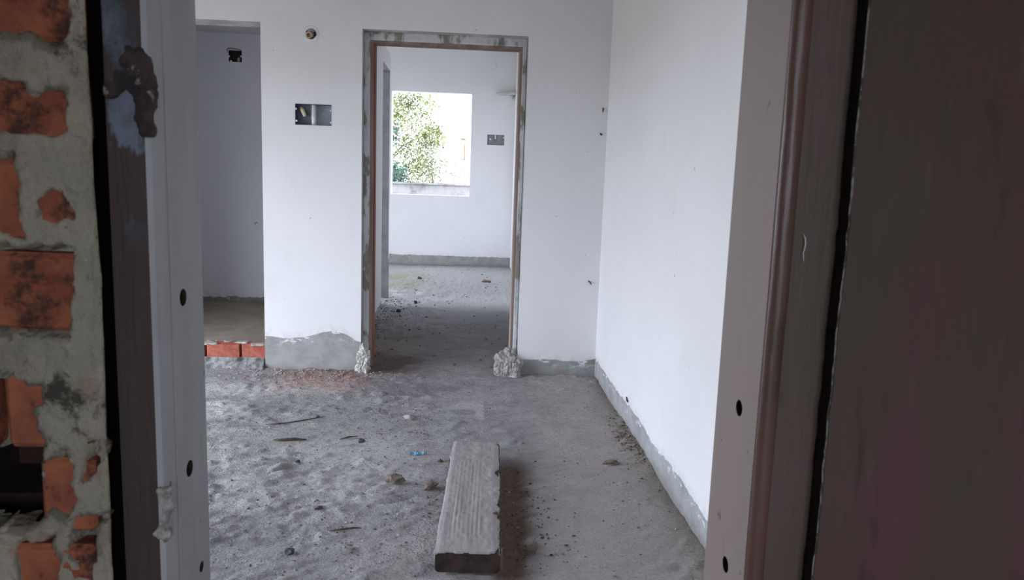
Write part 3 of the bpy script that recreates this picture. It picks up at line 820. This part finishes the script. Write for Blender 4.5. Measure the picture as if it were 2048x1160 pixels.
# side-room box
so = thing('switch_box', (-2.206, 7.0, 2.40), 'black open junction box high on the dim side-room wall', 'switch box')
x0, x1, z0, z1 = SBX
mb = MB()
mb.box(x0+g, x0+t, 6.998, 7.048, z0+g, z1-g, M_BLACK); mb.box(x1-t, x1-g, 6.998, 7.048, z0+g, z1-g, M_BLACK)
mb.box(x0+t, x1-t, 6.998, 7.048, z0+g, z0+t, M_BLACK); mb.box(x0+t, x1-t, 6.998, 7.048, z1-t, z1-g, M_BLACK)
mb.box(x0+t, x1-t, 7.045, 7.0485, z0+t, z1-t, M_BLACK); mb.build('box', so)
mb = MB(); mb.tube([(x1-.034, 7.02, z0+.004), (x1-.034, 7.02, z0+.042)], .0125, M_PVCD, 12); mb.build('conduit', so)
for (x, z) in ((x0+.003, z0+.048), (x1-.004, z0+.052), (x0+.02, z0+.005)):
    mb = MB(); mb.tube([(x, 6.996, z), (x, 7.001, z)], .010, M_SIDE, 12); mb.build('lug', so)
mb = MB(); mb.tube([(x0-.012, 6.999, z1-.02), (x0-.014, 6.998, z1+.004), (x0, 6.997, z1+.017), (x0+.03, 6.997, z1+.018), (x1-.03, 6.997, z1+.010), (x1, 6.998, z1+.006)], [.0015, .003, .0035, .0035, .0025, .0015], M_BLACK, 8)
mb.build('wire', so, smooth=True)['label'] = 'loose black wire curling over the box'
# far box
fb = thing('switch_box', (.374, 12.3, 2.03), 'grey switch box to the right of the window on the far wall', 'switch box')
x0, x1, z0, z1 = FB
mb = MB()
mb.box(x0+g, x0+t, 12.298, 12.348, z0+g, z1-g, M_GREYBOX); mb.box(x1-t, x1-g, 12.298, 12.348, z0+g, z1-g, M_GREYBOX)
mb.box(x0+t, x1-t, 12.298, 12.348, z0+g, z0+t, M_GREYBOX); mb.box(x0+t, x1-t, 12.298, 12.348, z1-t, z1-g, M_GREYBOX)
mb.box(x0+t, x1-t, 12.318, 12.322, z0+t, z1-t, M_GREYBOX); mb.build('box', fb)
mb = MB(); mb.tube([(.368, 12.306, z1-.004), (.368, 12.306, z1-.075)], .0115, M_PVC, 12); mb.tube([(.368, 12.306, z1-.0752), (.368, 12.306, z1-.092)], .009, M_BLACK, 12); mb.build('conduit', fb)
mb = MB(); mb.tube([(.283, 12.302, 2.133), (.283, 12.317, 2.133)], .016, M_PVC, 16); mb.build('plug', fb)
mb = MB(); mb.box(x1-.018, x1-.004, 12.297, 12.301, z1-.055, z1-.03, M_PVC); mb.build('lug', fb)
# round cap, shelf
mb = MB(); mb.tube([(.306, 12.301, 3.327), (.306, 12.289, 3.327), (.306, 12.284, 3.327)], [.052, .052, .046], M_PLAIN, 28)
tag(mb.build('round_cap'), 'small round white cover plate high on the far wall', 'cover plate')
sh = thing('shelf', (.52, 12.2, 2.85), 'thin grey shelf slab in the corner of the far wall above the switch box', 'shelf')
mb = MB(); mb.bbox(.362, .679, 12.08, 12.299, 2.852, 2.880, M_SHELF, .004); mb.build('slab', sh)
mb = MB(); mb.bbox(.61, .635, 12.20, 12.298, 2.80, 2.851, M_SHELF, .003); mb.build('bracket', sh)
# hooks / nails left in the walls
mb = MB(); mb.tube([(-2.034, 7.0, .935), (-2.034, 6.975, .937), (-2.045, 6.972, .928), (-2.046, 6.974, .912)], .004, M_ORANGE, 8)
tag(mb.build('nail', smooth=True), 'small bent rusty nail low in the side-room wall', 'nail')
def nail(x, y, z, dx, dy, dz, r, lab):
    mb = MB(); mb.tube([(x, y, z), (x+dx*.6, y+dy*.7, z+dz*.3), (x+dx, y+dy, z+dz)], [r, r, r*.6], M_TWIG, 8)
    tag(mb.build('nail', smooth=True), lab, 'nail')
nail(.852, 5.1, .70, .02, -.02, -.022, .005, 'bent dark nail low in the back wall near the right corner')
nail(.893, 5.1, 1.735, -.012, -.018, .006, .007, 'stub of wood plugged in the back wall at mid height near the corner')
nail(.896, 5.1, 1.915, -.004, -.016, -.03, .005, 'small reddish peg in the back wall beside the corner')
nail(.93, 3.975, .148, -.012, .0, .03, .006, 'dark peg just above the cement strip of the right wall')

# ------------------------------------------------------------------ mortar-caked plank on the floor
ang = -math.atan2(.040, 1.115)
pk = thing('plank', (.018, 2.38, 0), 'mortar-caked plank with a dark wooden end lying on the floor', 'plank')
def plk(u, v, h):       # u across (-.118..), v along
    ca_, sa_ = math.cos(ang), math.sin(ang)
    return (.018+u*ca_-v*sa_, 2.38+u*sa_+v*ca_, h)
mb = MB(); bm = bmesh.new(); bmesh.ops.create_cube(bm, size=1)
for v in bm.verts: v.co = Vector((v.co.x*.230, -.002+(v.co.y+.5)*1.105, .034+v.co.z*.070))
bmesh.ops.bevel(bm, geom=[e for e in bm.edges if abs(e.verts[0].co.y-e.verts[1].co.y) > .5], offset=.016, segments=4, affect='EDGES', profile=.5)
bmesh.ops.bisect_plane(bm, geom=bm.verts[:]+bm.edges[:]+bm.faces[:], plane_co=(-.03, 0, 0), plane_no=(1, 0, 0))
bm.verts.index_update()
mb.add([plk(*v.co) for v in bm.verts], [[v.index for v in f.verts] for f in bm.faces], M_CORE); bm.free()
mb.build('core', pk)['label'] = 'dark brown wooden end'
def pmask(U, V):
    l = -.120+.006*fbm(U*0, V*12, 0, 501, 3)
    r = .1175-.006-.022*np.maximum(0, fbm(U*0+3, V*11, 0, 503, 4))*1.6+.004*fbm(U*0, V*40, 0, 505, 2)
    f0 = .0+.005*fbm(U*30, V*0, 0, 507, 3)
    return ((U > l) & (U < r) & (V > f0) & (V < 1.115+.01*fbm(U*25, V*0, 0, 509, 3))).astype(float)
def phei(U, V):
    grow = (U < .042+.008*fbm(U*0, V*4, 0, 511, 2))
    gr = np.sin((U+.004*fbm(U*0, V*2.5, 0, 513, 2))*2*math.pi/.0165)+.6*vnoise(U*140, V*1.2, 0, 515)
    fade = sstep(.06, .2, V)*(1-sstep(.80, .92, V))
    h = .074+.0011*gr*grow*fade*(.6+.8*vnoise(U*60, V*3, 0, 516))+.0025*fbm(U*12, V*6, 0, 517, 3)+.0016*fbm(U*60, V*50, 0, 519, 3)
    h = h+.004*(sstep(.84, .88, V)*(.5+.6*fbm(U*20, V*20, 0, 521, 3)))
    h = h-.006*sstep(.085, .12, U)*(.6+.8*fbm(U*30, V*22, 0, 523, 3))-.005*sstep(-.10, -.12, U)
    h = h+.003*(~grow)*fbm(U*25, V*16, 0, 525, 4)
    return h
k = NT('plank_mortar')
a = k.noise(5, 5, .6, (6, .35, 1)); b = k.noise(45, 5, .65)
col = k.mix(k.ramp(a, .35, .65), (.38, .36, .345), (.29, .275, .27))
col = k.mix(k.ramp(b, .58, .75, 0, .45), col, (.20, .185, .17))
M_PMORT = k.done(col, .93, b, .45, .006)
relief(np.arange(-.128, .124, .0035), np.arange(-.012, 1.13, .006), pmask, phei, .064, plk, M_PMORT, pk, 'mortar_crust', smooth_it=1)
# ragged skirts of mortar down the two long sides
for sgn, sd in ((1, 531), (-1, 541)):
    def sk_mask(U, V, sd=sd): return (V > .058-.052*sstep(-.25, .35, fbm(U*7, V*0, 0, sd, 4))-.006).astype(float)
    relief(np.arange(.004, 1.11, .006), np.arange(.0, .066, .005), sk_mask,
           lambda U, V, sd=sd: .112+.005*fbm(U*20, V*30, 0, sd+2, 3)-.06*(V-.03)*.3, .100,
           lambda u, v, h, sgn=sgn: plk(sgn*h, u, v), M_PMORT if sgn < 0 else M_MORT, pk, 'mortar_skirt')
mb = MB(); mb.tube([plk(.112, .30, .072), plk(.10, .305, .079), plk(.085, .303, .079)], [.006, .005, .002], M_TWIG, 8)
tag(mb.build('twig'), 'stubby twig poking over the right edge of the plank', 'twig')
mb = MB(); mb.add([plk(.117, .02, .002), plk(.126, .015, .002), plk(.122, .03, .075), plk(.117, .032, .074), plk(.119, .026, .002), plk(.1195, .036, .074)],
                  [(0, 1, 2, 3), (1, 4, 5, 2), (4, 0, 3, 5), (3, 2, 5), (0, 4, 1)], M_WOOD)
mb.build('splinter', pk)

# ------------------------------------------------------------------ loose things on the floor
def fh(x, y): return float(floor_h(np.array(x), np.array(y)))
STONES = []
def chunk(x, y, r, mat, seed, lab, amp=.85, sink=.45, name='stone', cat='stone'):
    z = fh(x, y); mb = MB(); STONES.append((x, y, max(r)*1.35+.012))
    rock_mb(mb, (x, y, z+r[2]*(1-sink)), r, mat, seed, 2, amp, base=z-.006)
    tag(mb.build(name), lab, cat)
chunk(-.316, 3.15, (.040, .028, .026), M_STONE, 61, 'brown angular rubble chunk on the floor left of the plank')
chunk(-.155, 3.10, (.028, .03, .018), M_STONE, 62, 'grey mortar crumb against the left side of the plank')
chunk(-.125, 3.42, (.013, .012, .010), M_STONE, 63, 'small brown stone by the far left corner of the plank')
chunk(.731, 3.423, (.034, .022, .012), M_STONE, 64, 'flat brown shard on the floor between plank and right wall')
chunk(-.63, 2.52, (.017, .014, .012), M_STONED, 65, 'dark round stone nearest the left door jamb')
chunk(-.80, 3.35, (.012, .010, .010), M_STONED, 66, 'small dark stone alone on the pale dusty floor')
chunk(-.545, 3.66, (.016, .012, .014), M_STONED, 67, 'dark stone at the end of the short thick twig')
chunk(-.60, 2.86, (.018, .012, .009), M_STONED, 68, 'dark splinter of stone in the middle of the left floor')
chunk(-.61, 8.2, (.02, .018, .022), M_STONED, 69, 'dark stone in the middle of the passage floor')
chunk(-.74, 7.55, (.024, .02, .022), M_STONED, 70, 'dark stone in the passage nearer the partition')
chunk(-.89, 6.75, (.05, .05, .06), M_MORT, 71, 'mortar chunk lying against the passage partition')
chunk(.25, 10.2, (.07, .04, .022), M_STONE, 72, 'low brown clod on the far floor below the switch box')
chunk(-.72, 10.4, (.03, .03, .028), M_STONED, 73, 'dark clod beside the greenish patch of the far floor')
chunk(-.85, 4.05, (.012, .01, .008), M_STONED, 74, 'tiny dark stone by the long thin twig')
chunk(-.33, 4.05, (.03, .022, .014), M_MORT, 75, 'pale mortar lump in the middle of the floor')
def twig(pts, r, lab):
    P = [(x, y, fh(x, y)+r*.8+dz) for x, y, dz in pts]
    mb = MB(); mb.tube(P, [r*.6]+[r]*(len(P)-2)+[r*.4], M_TWIG, 7)
    tag(mb.build('twig', smooth=True), lab, 'twig')
twig([(-1.101, 3.89, .002), (-1.0, 3.935, .004), (-.90, 3.985, .004), (-.81, 4.05, .003)], .0035, 'long thin twig lying nearest the brick threshold')
twig([(-.994, 3.657, .002), (-.94, 3.66, .004), (-.89, 3.666, .004), (-.83, 3.663, .002)], .008, 'short thick twig on the left of the floor')
twig([(-.52, 2.682, .002), (-.47, 2.692, .004), (-.43, 2.700, .004), (-.40, 2.702, .002)], .0042, 'straight dark twig in the foreground left of the plank')
twig([(-.66, 3.68, .002), (-.62, 3.72, .003), (-.575, 3.74, .002)], .004, 'small crooked twig just right of the short thick twig')
mb = MB()
z = fh(-.248, 3.499)
us = np.linspace(0, 1, 9)
vs = [(-.287+.078*u, 3.487+.006*math.sin(u*9)+(.03 if q else 0)*(1-.3*abs(u-.5)), fh(-.287+.078*u, 3.49+.03*q)+.004+.004*math.sin(u*13+q)+dz) for dz in (0, .0015) for q in (0, 1) for u in us]
fs = [(i, i+1, 9+i+1, 9+i) for i in range(8)]+[(18+i, 18+i+1, 27+i+1, 27+i) for i in range(8)]+[(i, i+1, 18+i+1, 18+i) for i in range(8)]+[(9+i, 10+i, 28+i, 27+i) for i in range(8)]+[(0, 9, 27, 18), (8, 17, 35, 26)]
mb.add(vs, fs, M_BLUE)
tag(mb.build('plastic_scrap'), 'crumpled scrap of blue plastic on the floor by the plank', 'scrap')

# uncountable grit strewn over the floor
rg = random.Random(12)
k = NT('grit_stone'); at = k.n('ShaderNodeAttribute', attribute_name='Col'); M_GRIT = k.done(at.outputs['Color'], .95)
mb = MB()
KEEP = [(-.745, 5.07, .08), (.30, 5.07, .14)]+STONES
def grit(n, fx_, fy_, rmin, rmax, cols):
    xs = [fx_() for _ in range(n)]; ys = [fy_() for _ in range(n)]
    hs = floor_h(np.array(xs), np.array(ys))
    for x, y, h in zip(xs, ys, hs):
        if not (-.95 < x < .66 if y > 5.25 else -2.5 < x < .925): continue
        if 2.33 < y < 3.55 and -.14 < x-.04*(y-2.38)/1.11 < .165: continue
        if any((x-q[0])**2+(y-q[1])**2 < q[2]**2 for q in KEEP): continue
        r = rmin*(rmax/rmin)**(rg.random()**2)
        a = rg.uniform(0, 6.28); c = rg.choice(cols); ca_, sa_ = math.cos(a), math.sin(a)
        sx, sy, sz = r*rg.uniform(.8, 1.6), r*rg.uniform(.6, 1.1), r*rg.uniform(.5, .9)
        P = [(sx, 0, 0), (0, sy, 0), (-sx, 0, 0), (0, -sy, 0), (sx*.2, 0, sz), (0, 0, -sz*.6)]
        P = [(x+p[0]*ca_-p[1]*sa_, y+p[0]*sa_+p[1]*ca_, h+sz*.3+p[2]) for p in P]
        mb.add(P, [(0, 1, 4), (1, 2, 4), (2, 3, 4), (3, 0, 4), (1, 0, 5), (2, 1, 5), (3, 2, 5), (0, 3, 5)], M_GRIT, c)
GR = [(.10, .095, .09), (.14, .13, .12), (.30, .29, .28), (.42, .41, .39), (.22, .20, .18)]
U = rg.uniform; G = rg.gauss
grit(1500, lambda: U(-1.5, .92), lambda: U(2.3, 5.1), .0016, .0075, GR)
grit(900, lambda: U(-1.4, -.1), lambda: G(2.75, .25), .0016, .008, GR)
grit(700, lambda: -.2-abs(G(0, .25)), lambda: G(3.9, .3), .0016, .008, GR)
grit(900, lambda: G(-1.05, .3), lambda: 5.08-abs(G(0, .16)), .003, .012, [(.36, .20, .16), (.42, .36, .33), (.30, .17, .13), (.34, .33, .32)])
grit(350, lambda: .92-abs(G(0, .05)), lambda: G(3.75, .2), .003, .010, [(.17, .13, .10), (.12, .10, .09), (.26, .22, .18)])
grit(260, lambda: .25+G(0, .08), lambda: G(2.9, .3), .003, .009, [(.10, .075, .055), (.07, .05, .04), (.20, .16, .13)])
grit(700, lambda: -.95+abs(G(0, .18)), lambda: U(5.3, 8.6), .003, .016, [(.16, .12, .11), (.26, .22, .21), (.10, .09, .085), (.35, .34, .34)])
grit(500, lambda: U(-.95, .66), lambda: U(5.2, 12.2), .004, .016, GR)
grit(120, lambda: .33+G(0, .06), lambda: 5.0+G(0, .05), .003, .009, [(.38, .36, .33), (.25, .23, .2)])
o = mb.build('grit', fix=False, colattr=True); tag(o, 'fine grit and brick crumbs strewn over the concrete floor', 'grit', kind='stuff')

# ------------------------------------------------------------------ outside the far window
mb = MB(); mb.box(-60, 60, -45, 80, -.7, -.3, M_SOIL)
struct(mb.build('ground'), 'bare earth yard around the house', 'ground')
pa = MB()
pa.box(-7, 5, 14.2, 14.35, -.31, 1.345, M_PARA); pa.box(-7, 5, 14.17, 14.38, 1.345, 1.378, M_PARA)
tag(pa.build('parapet'), 'weathered grey parapet wall just outside the far window', 'parapet')
def leaves(name, parent, blobs, n, size, mat, seed):
    r = random.Random(seed); V = []; F = []
    for _ in range(n):
        cx, cy, cz, rr = r.choice(blobs)
        while True:
            p = Vector((r.uniform(-1, 1), r.uniform(-1, 1), r.uniform(-1, 1)))
            if .25 < p.length < 1: break
        c = Vector((cx, cy, cz))+p*rr*r.choice((.8, 1.2, 1.5))
        e = Euler((r.uniform(-1.2, 1.2), r.uniform(-1.2, 1.2), r.uniform(0, 6.28))).to_matrix()
        s_ = size*r.uniform(.6, 1.3); b = len(V)
        for q in ((-1, 0, 0), (0, .38, .12), (1, 0, -.1), (0, -.38, .12)): V.append(c+e @ (Vector(q)*s_))
        F += [(b, b+1, b+2), (b, b+2, b+3)]
    mb = MB(); mb.add(V, F, mat); o = mb.build(name, parent, fix=False); o['kind'] = 'stuff'; return o
def tree(x, y, h, blobs, n, size, mat, seed, lab, name='tree', tr=.12):
    t_ = thing(name, (x, y, -.3), lab, 'tree' if name == 'tree' else 'shrub', 'plants beyond the parapet')
    mb = MB(); mb.tube([(x, y, -.35), (x+.06, y, h*.4), (x-.04, y+.05, h*.75), (x, y, h)], [tr, tr*.8, tr*.5, tr*.15], M_BARK, 9); mb.build('trunk', t_, smooth=True)
    for (bx, by, bz, br) in blobs:
        mb = MB(); zz = max(.3, bz-1.0); mb.tube([(x, y, min(zz, h*.8)), ((x+bx)/2, (y+by)/2, bz-.25), (bx, by, bz+br*.4)], [tr*.25, tr*.16, tr*.04], M_BARK, 6); mb.build('branch', t_, smooth=True)
    leaves('foliage', t_, blobs, n, size, mat, seed)
tree(-2.6, 19.5, 4.6, [(-2.9, 19.4, 3.2, .8), (-2.2, 19.3, 3.9, .6), (-1.35, 19.4, 3.45, .5), (-2.0, 19.5, 2.7, .7), (-1.5, 19.2, 2.3, .55), (-2.8, 19.5, 2.0, .7), (-1.75, 19.2, 1.65, .5), (-1.2, 19.3, 1.7, .45), (-1.05, 19.3, 2.6, .35), (-3.6, 19.6, 4.2, .9), (-3.8, 19.5, 2.9, .9), (-2.0, 19.4, 3.2, .45)], 17000, .042, M_LEAF, 3, 'yellow-green leafy tree seen through the far window')
tree(-.95, 17.7, 2.3, [(-.98, 17.7, 2.15, .34), (-1.15, 17.7, 1.75, .40), (-.62, 17.7, 1.75, .34), (-.85, 17.7, 1.4, .38), (-.45, 17.7, 1.45, .28)], 620, .034, M_LEAFG, 8, 'loose grey-green shrub in the middle of the far window view', 'shrub', .03)
tree(-2.05, 17.2, 2.0, [(-2.0, 17.2, 1.62, .32), (-1.75, 17.2, 1.50, .25), (-2.4, 17.2, 1.5, .4)], 900, .06, M_LEAFD, 11, 'blue-green bush low at the left of the far window view', 'shrub', .05)
tree(-2.25, 18.0, 3.0, [(-2.05, 18.0, 2.5, .26), (-2.35, 18.1, 2.75, .35)], 600, .06, M_LEAFD, 17, 'dark sapling at the left edge of the far window view', 'shrub', .04)
hs = thing('house', (2.0, 24, -.3), 'pale house with a brown window beyond the parapet', 'house')
mb = MB(); wall(mb, 'y', 24.0, .3, -.70, 6.0, -.35, 4.6, M_HOUSE, [(-.43, -.24, 2.16, 2.88, .12)]); mb.box(-.70, 6.0, 24.3, 30, -.35, 4.6, M_HOUSE); mb.build('wall', hs)
mb = MB(); mb.box(-.85, 6.2, 23.8, 30.2, 4.6, 4.8, M_HOUSE); mb.build('roof', hs)
mb = MB(); mb.box(-.43, -.41, 23.98, 24.1, 2.18, 2.88, M_HWIN); mb.box(-.26, -.24, 23.98, 24.1, 2.18, 2.88, M_HWIN); mb.box(-.41, -.26, 23.98, 24.1, 2.86, 2.88, M_HWIN); mb.box(-.41, -.26, 23.98, 24.1, 2.16, 2.18, M_HWIN)
mb.build('window_frame', hs)
mb = MB(); mb.box(-.355, -.275, 24.03, 24.08, 2.2, 2.70, M_HWIN); mb.build('shutter', hs)
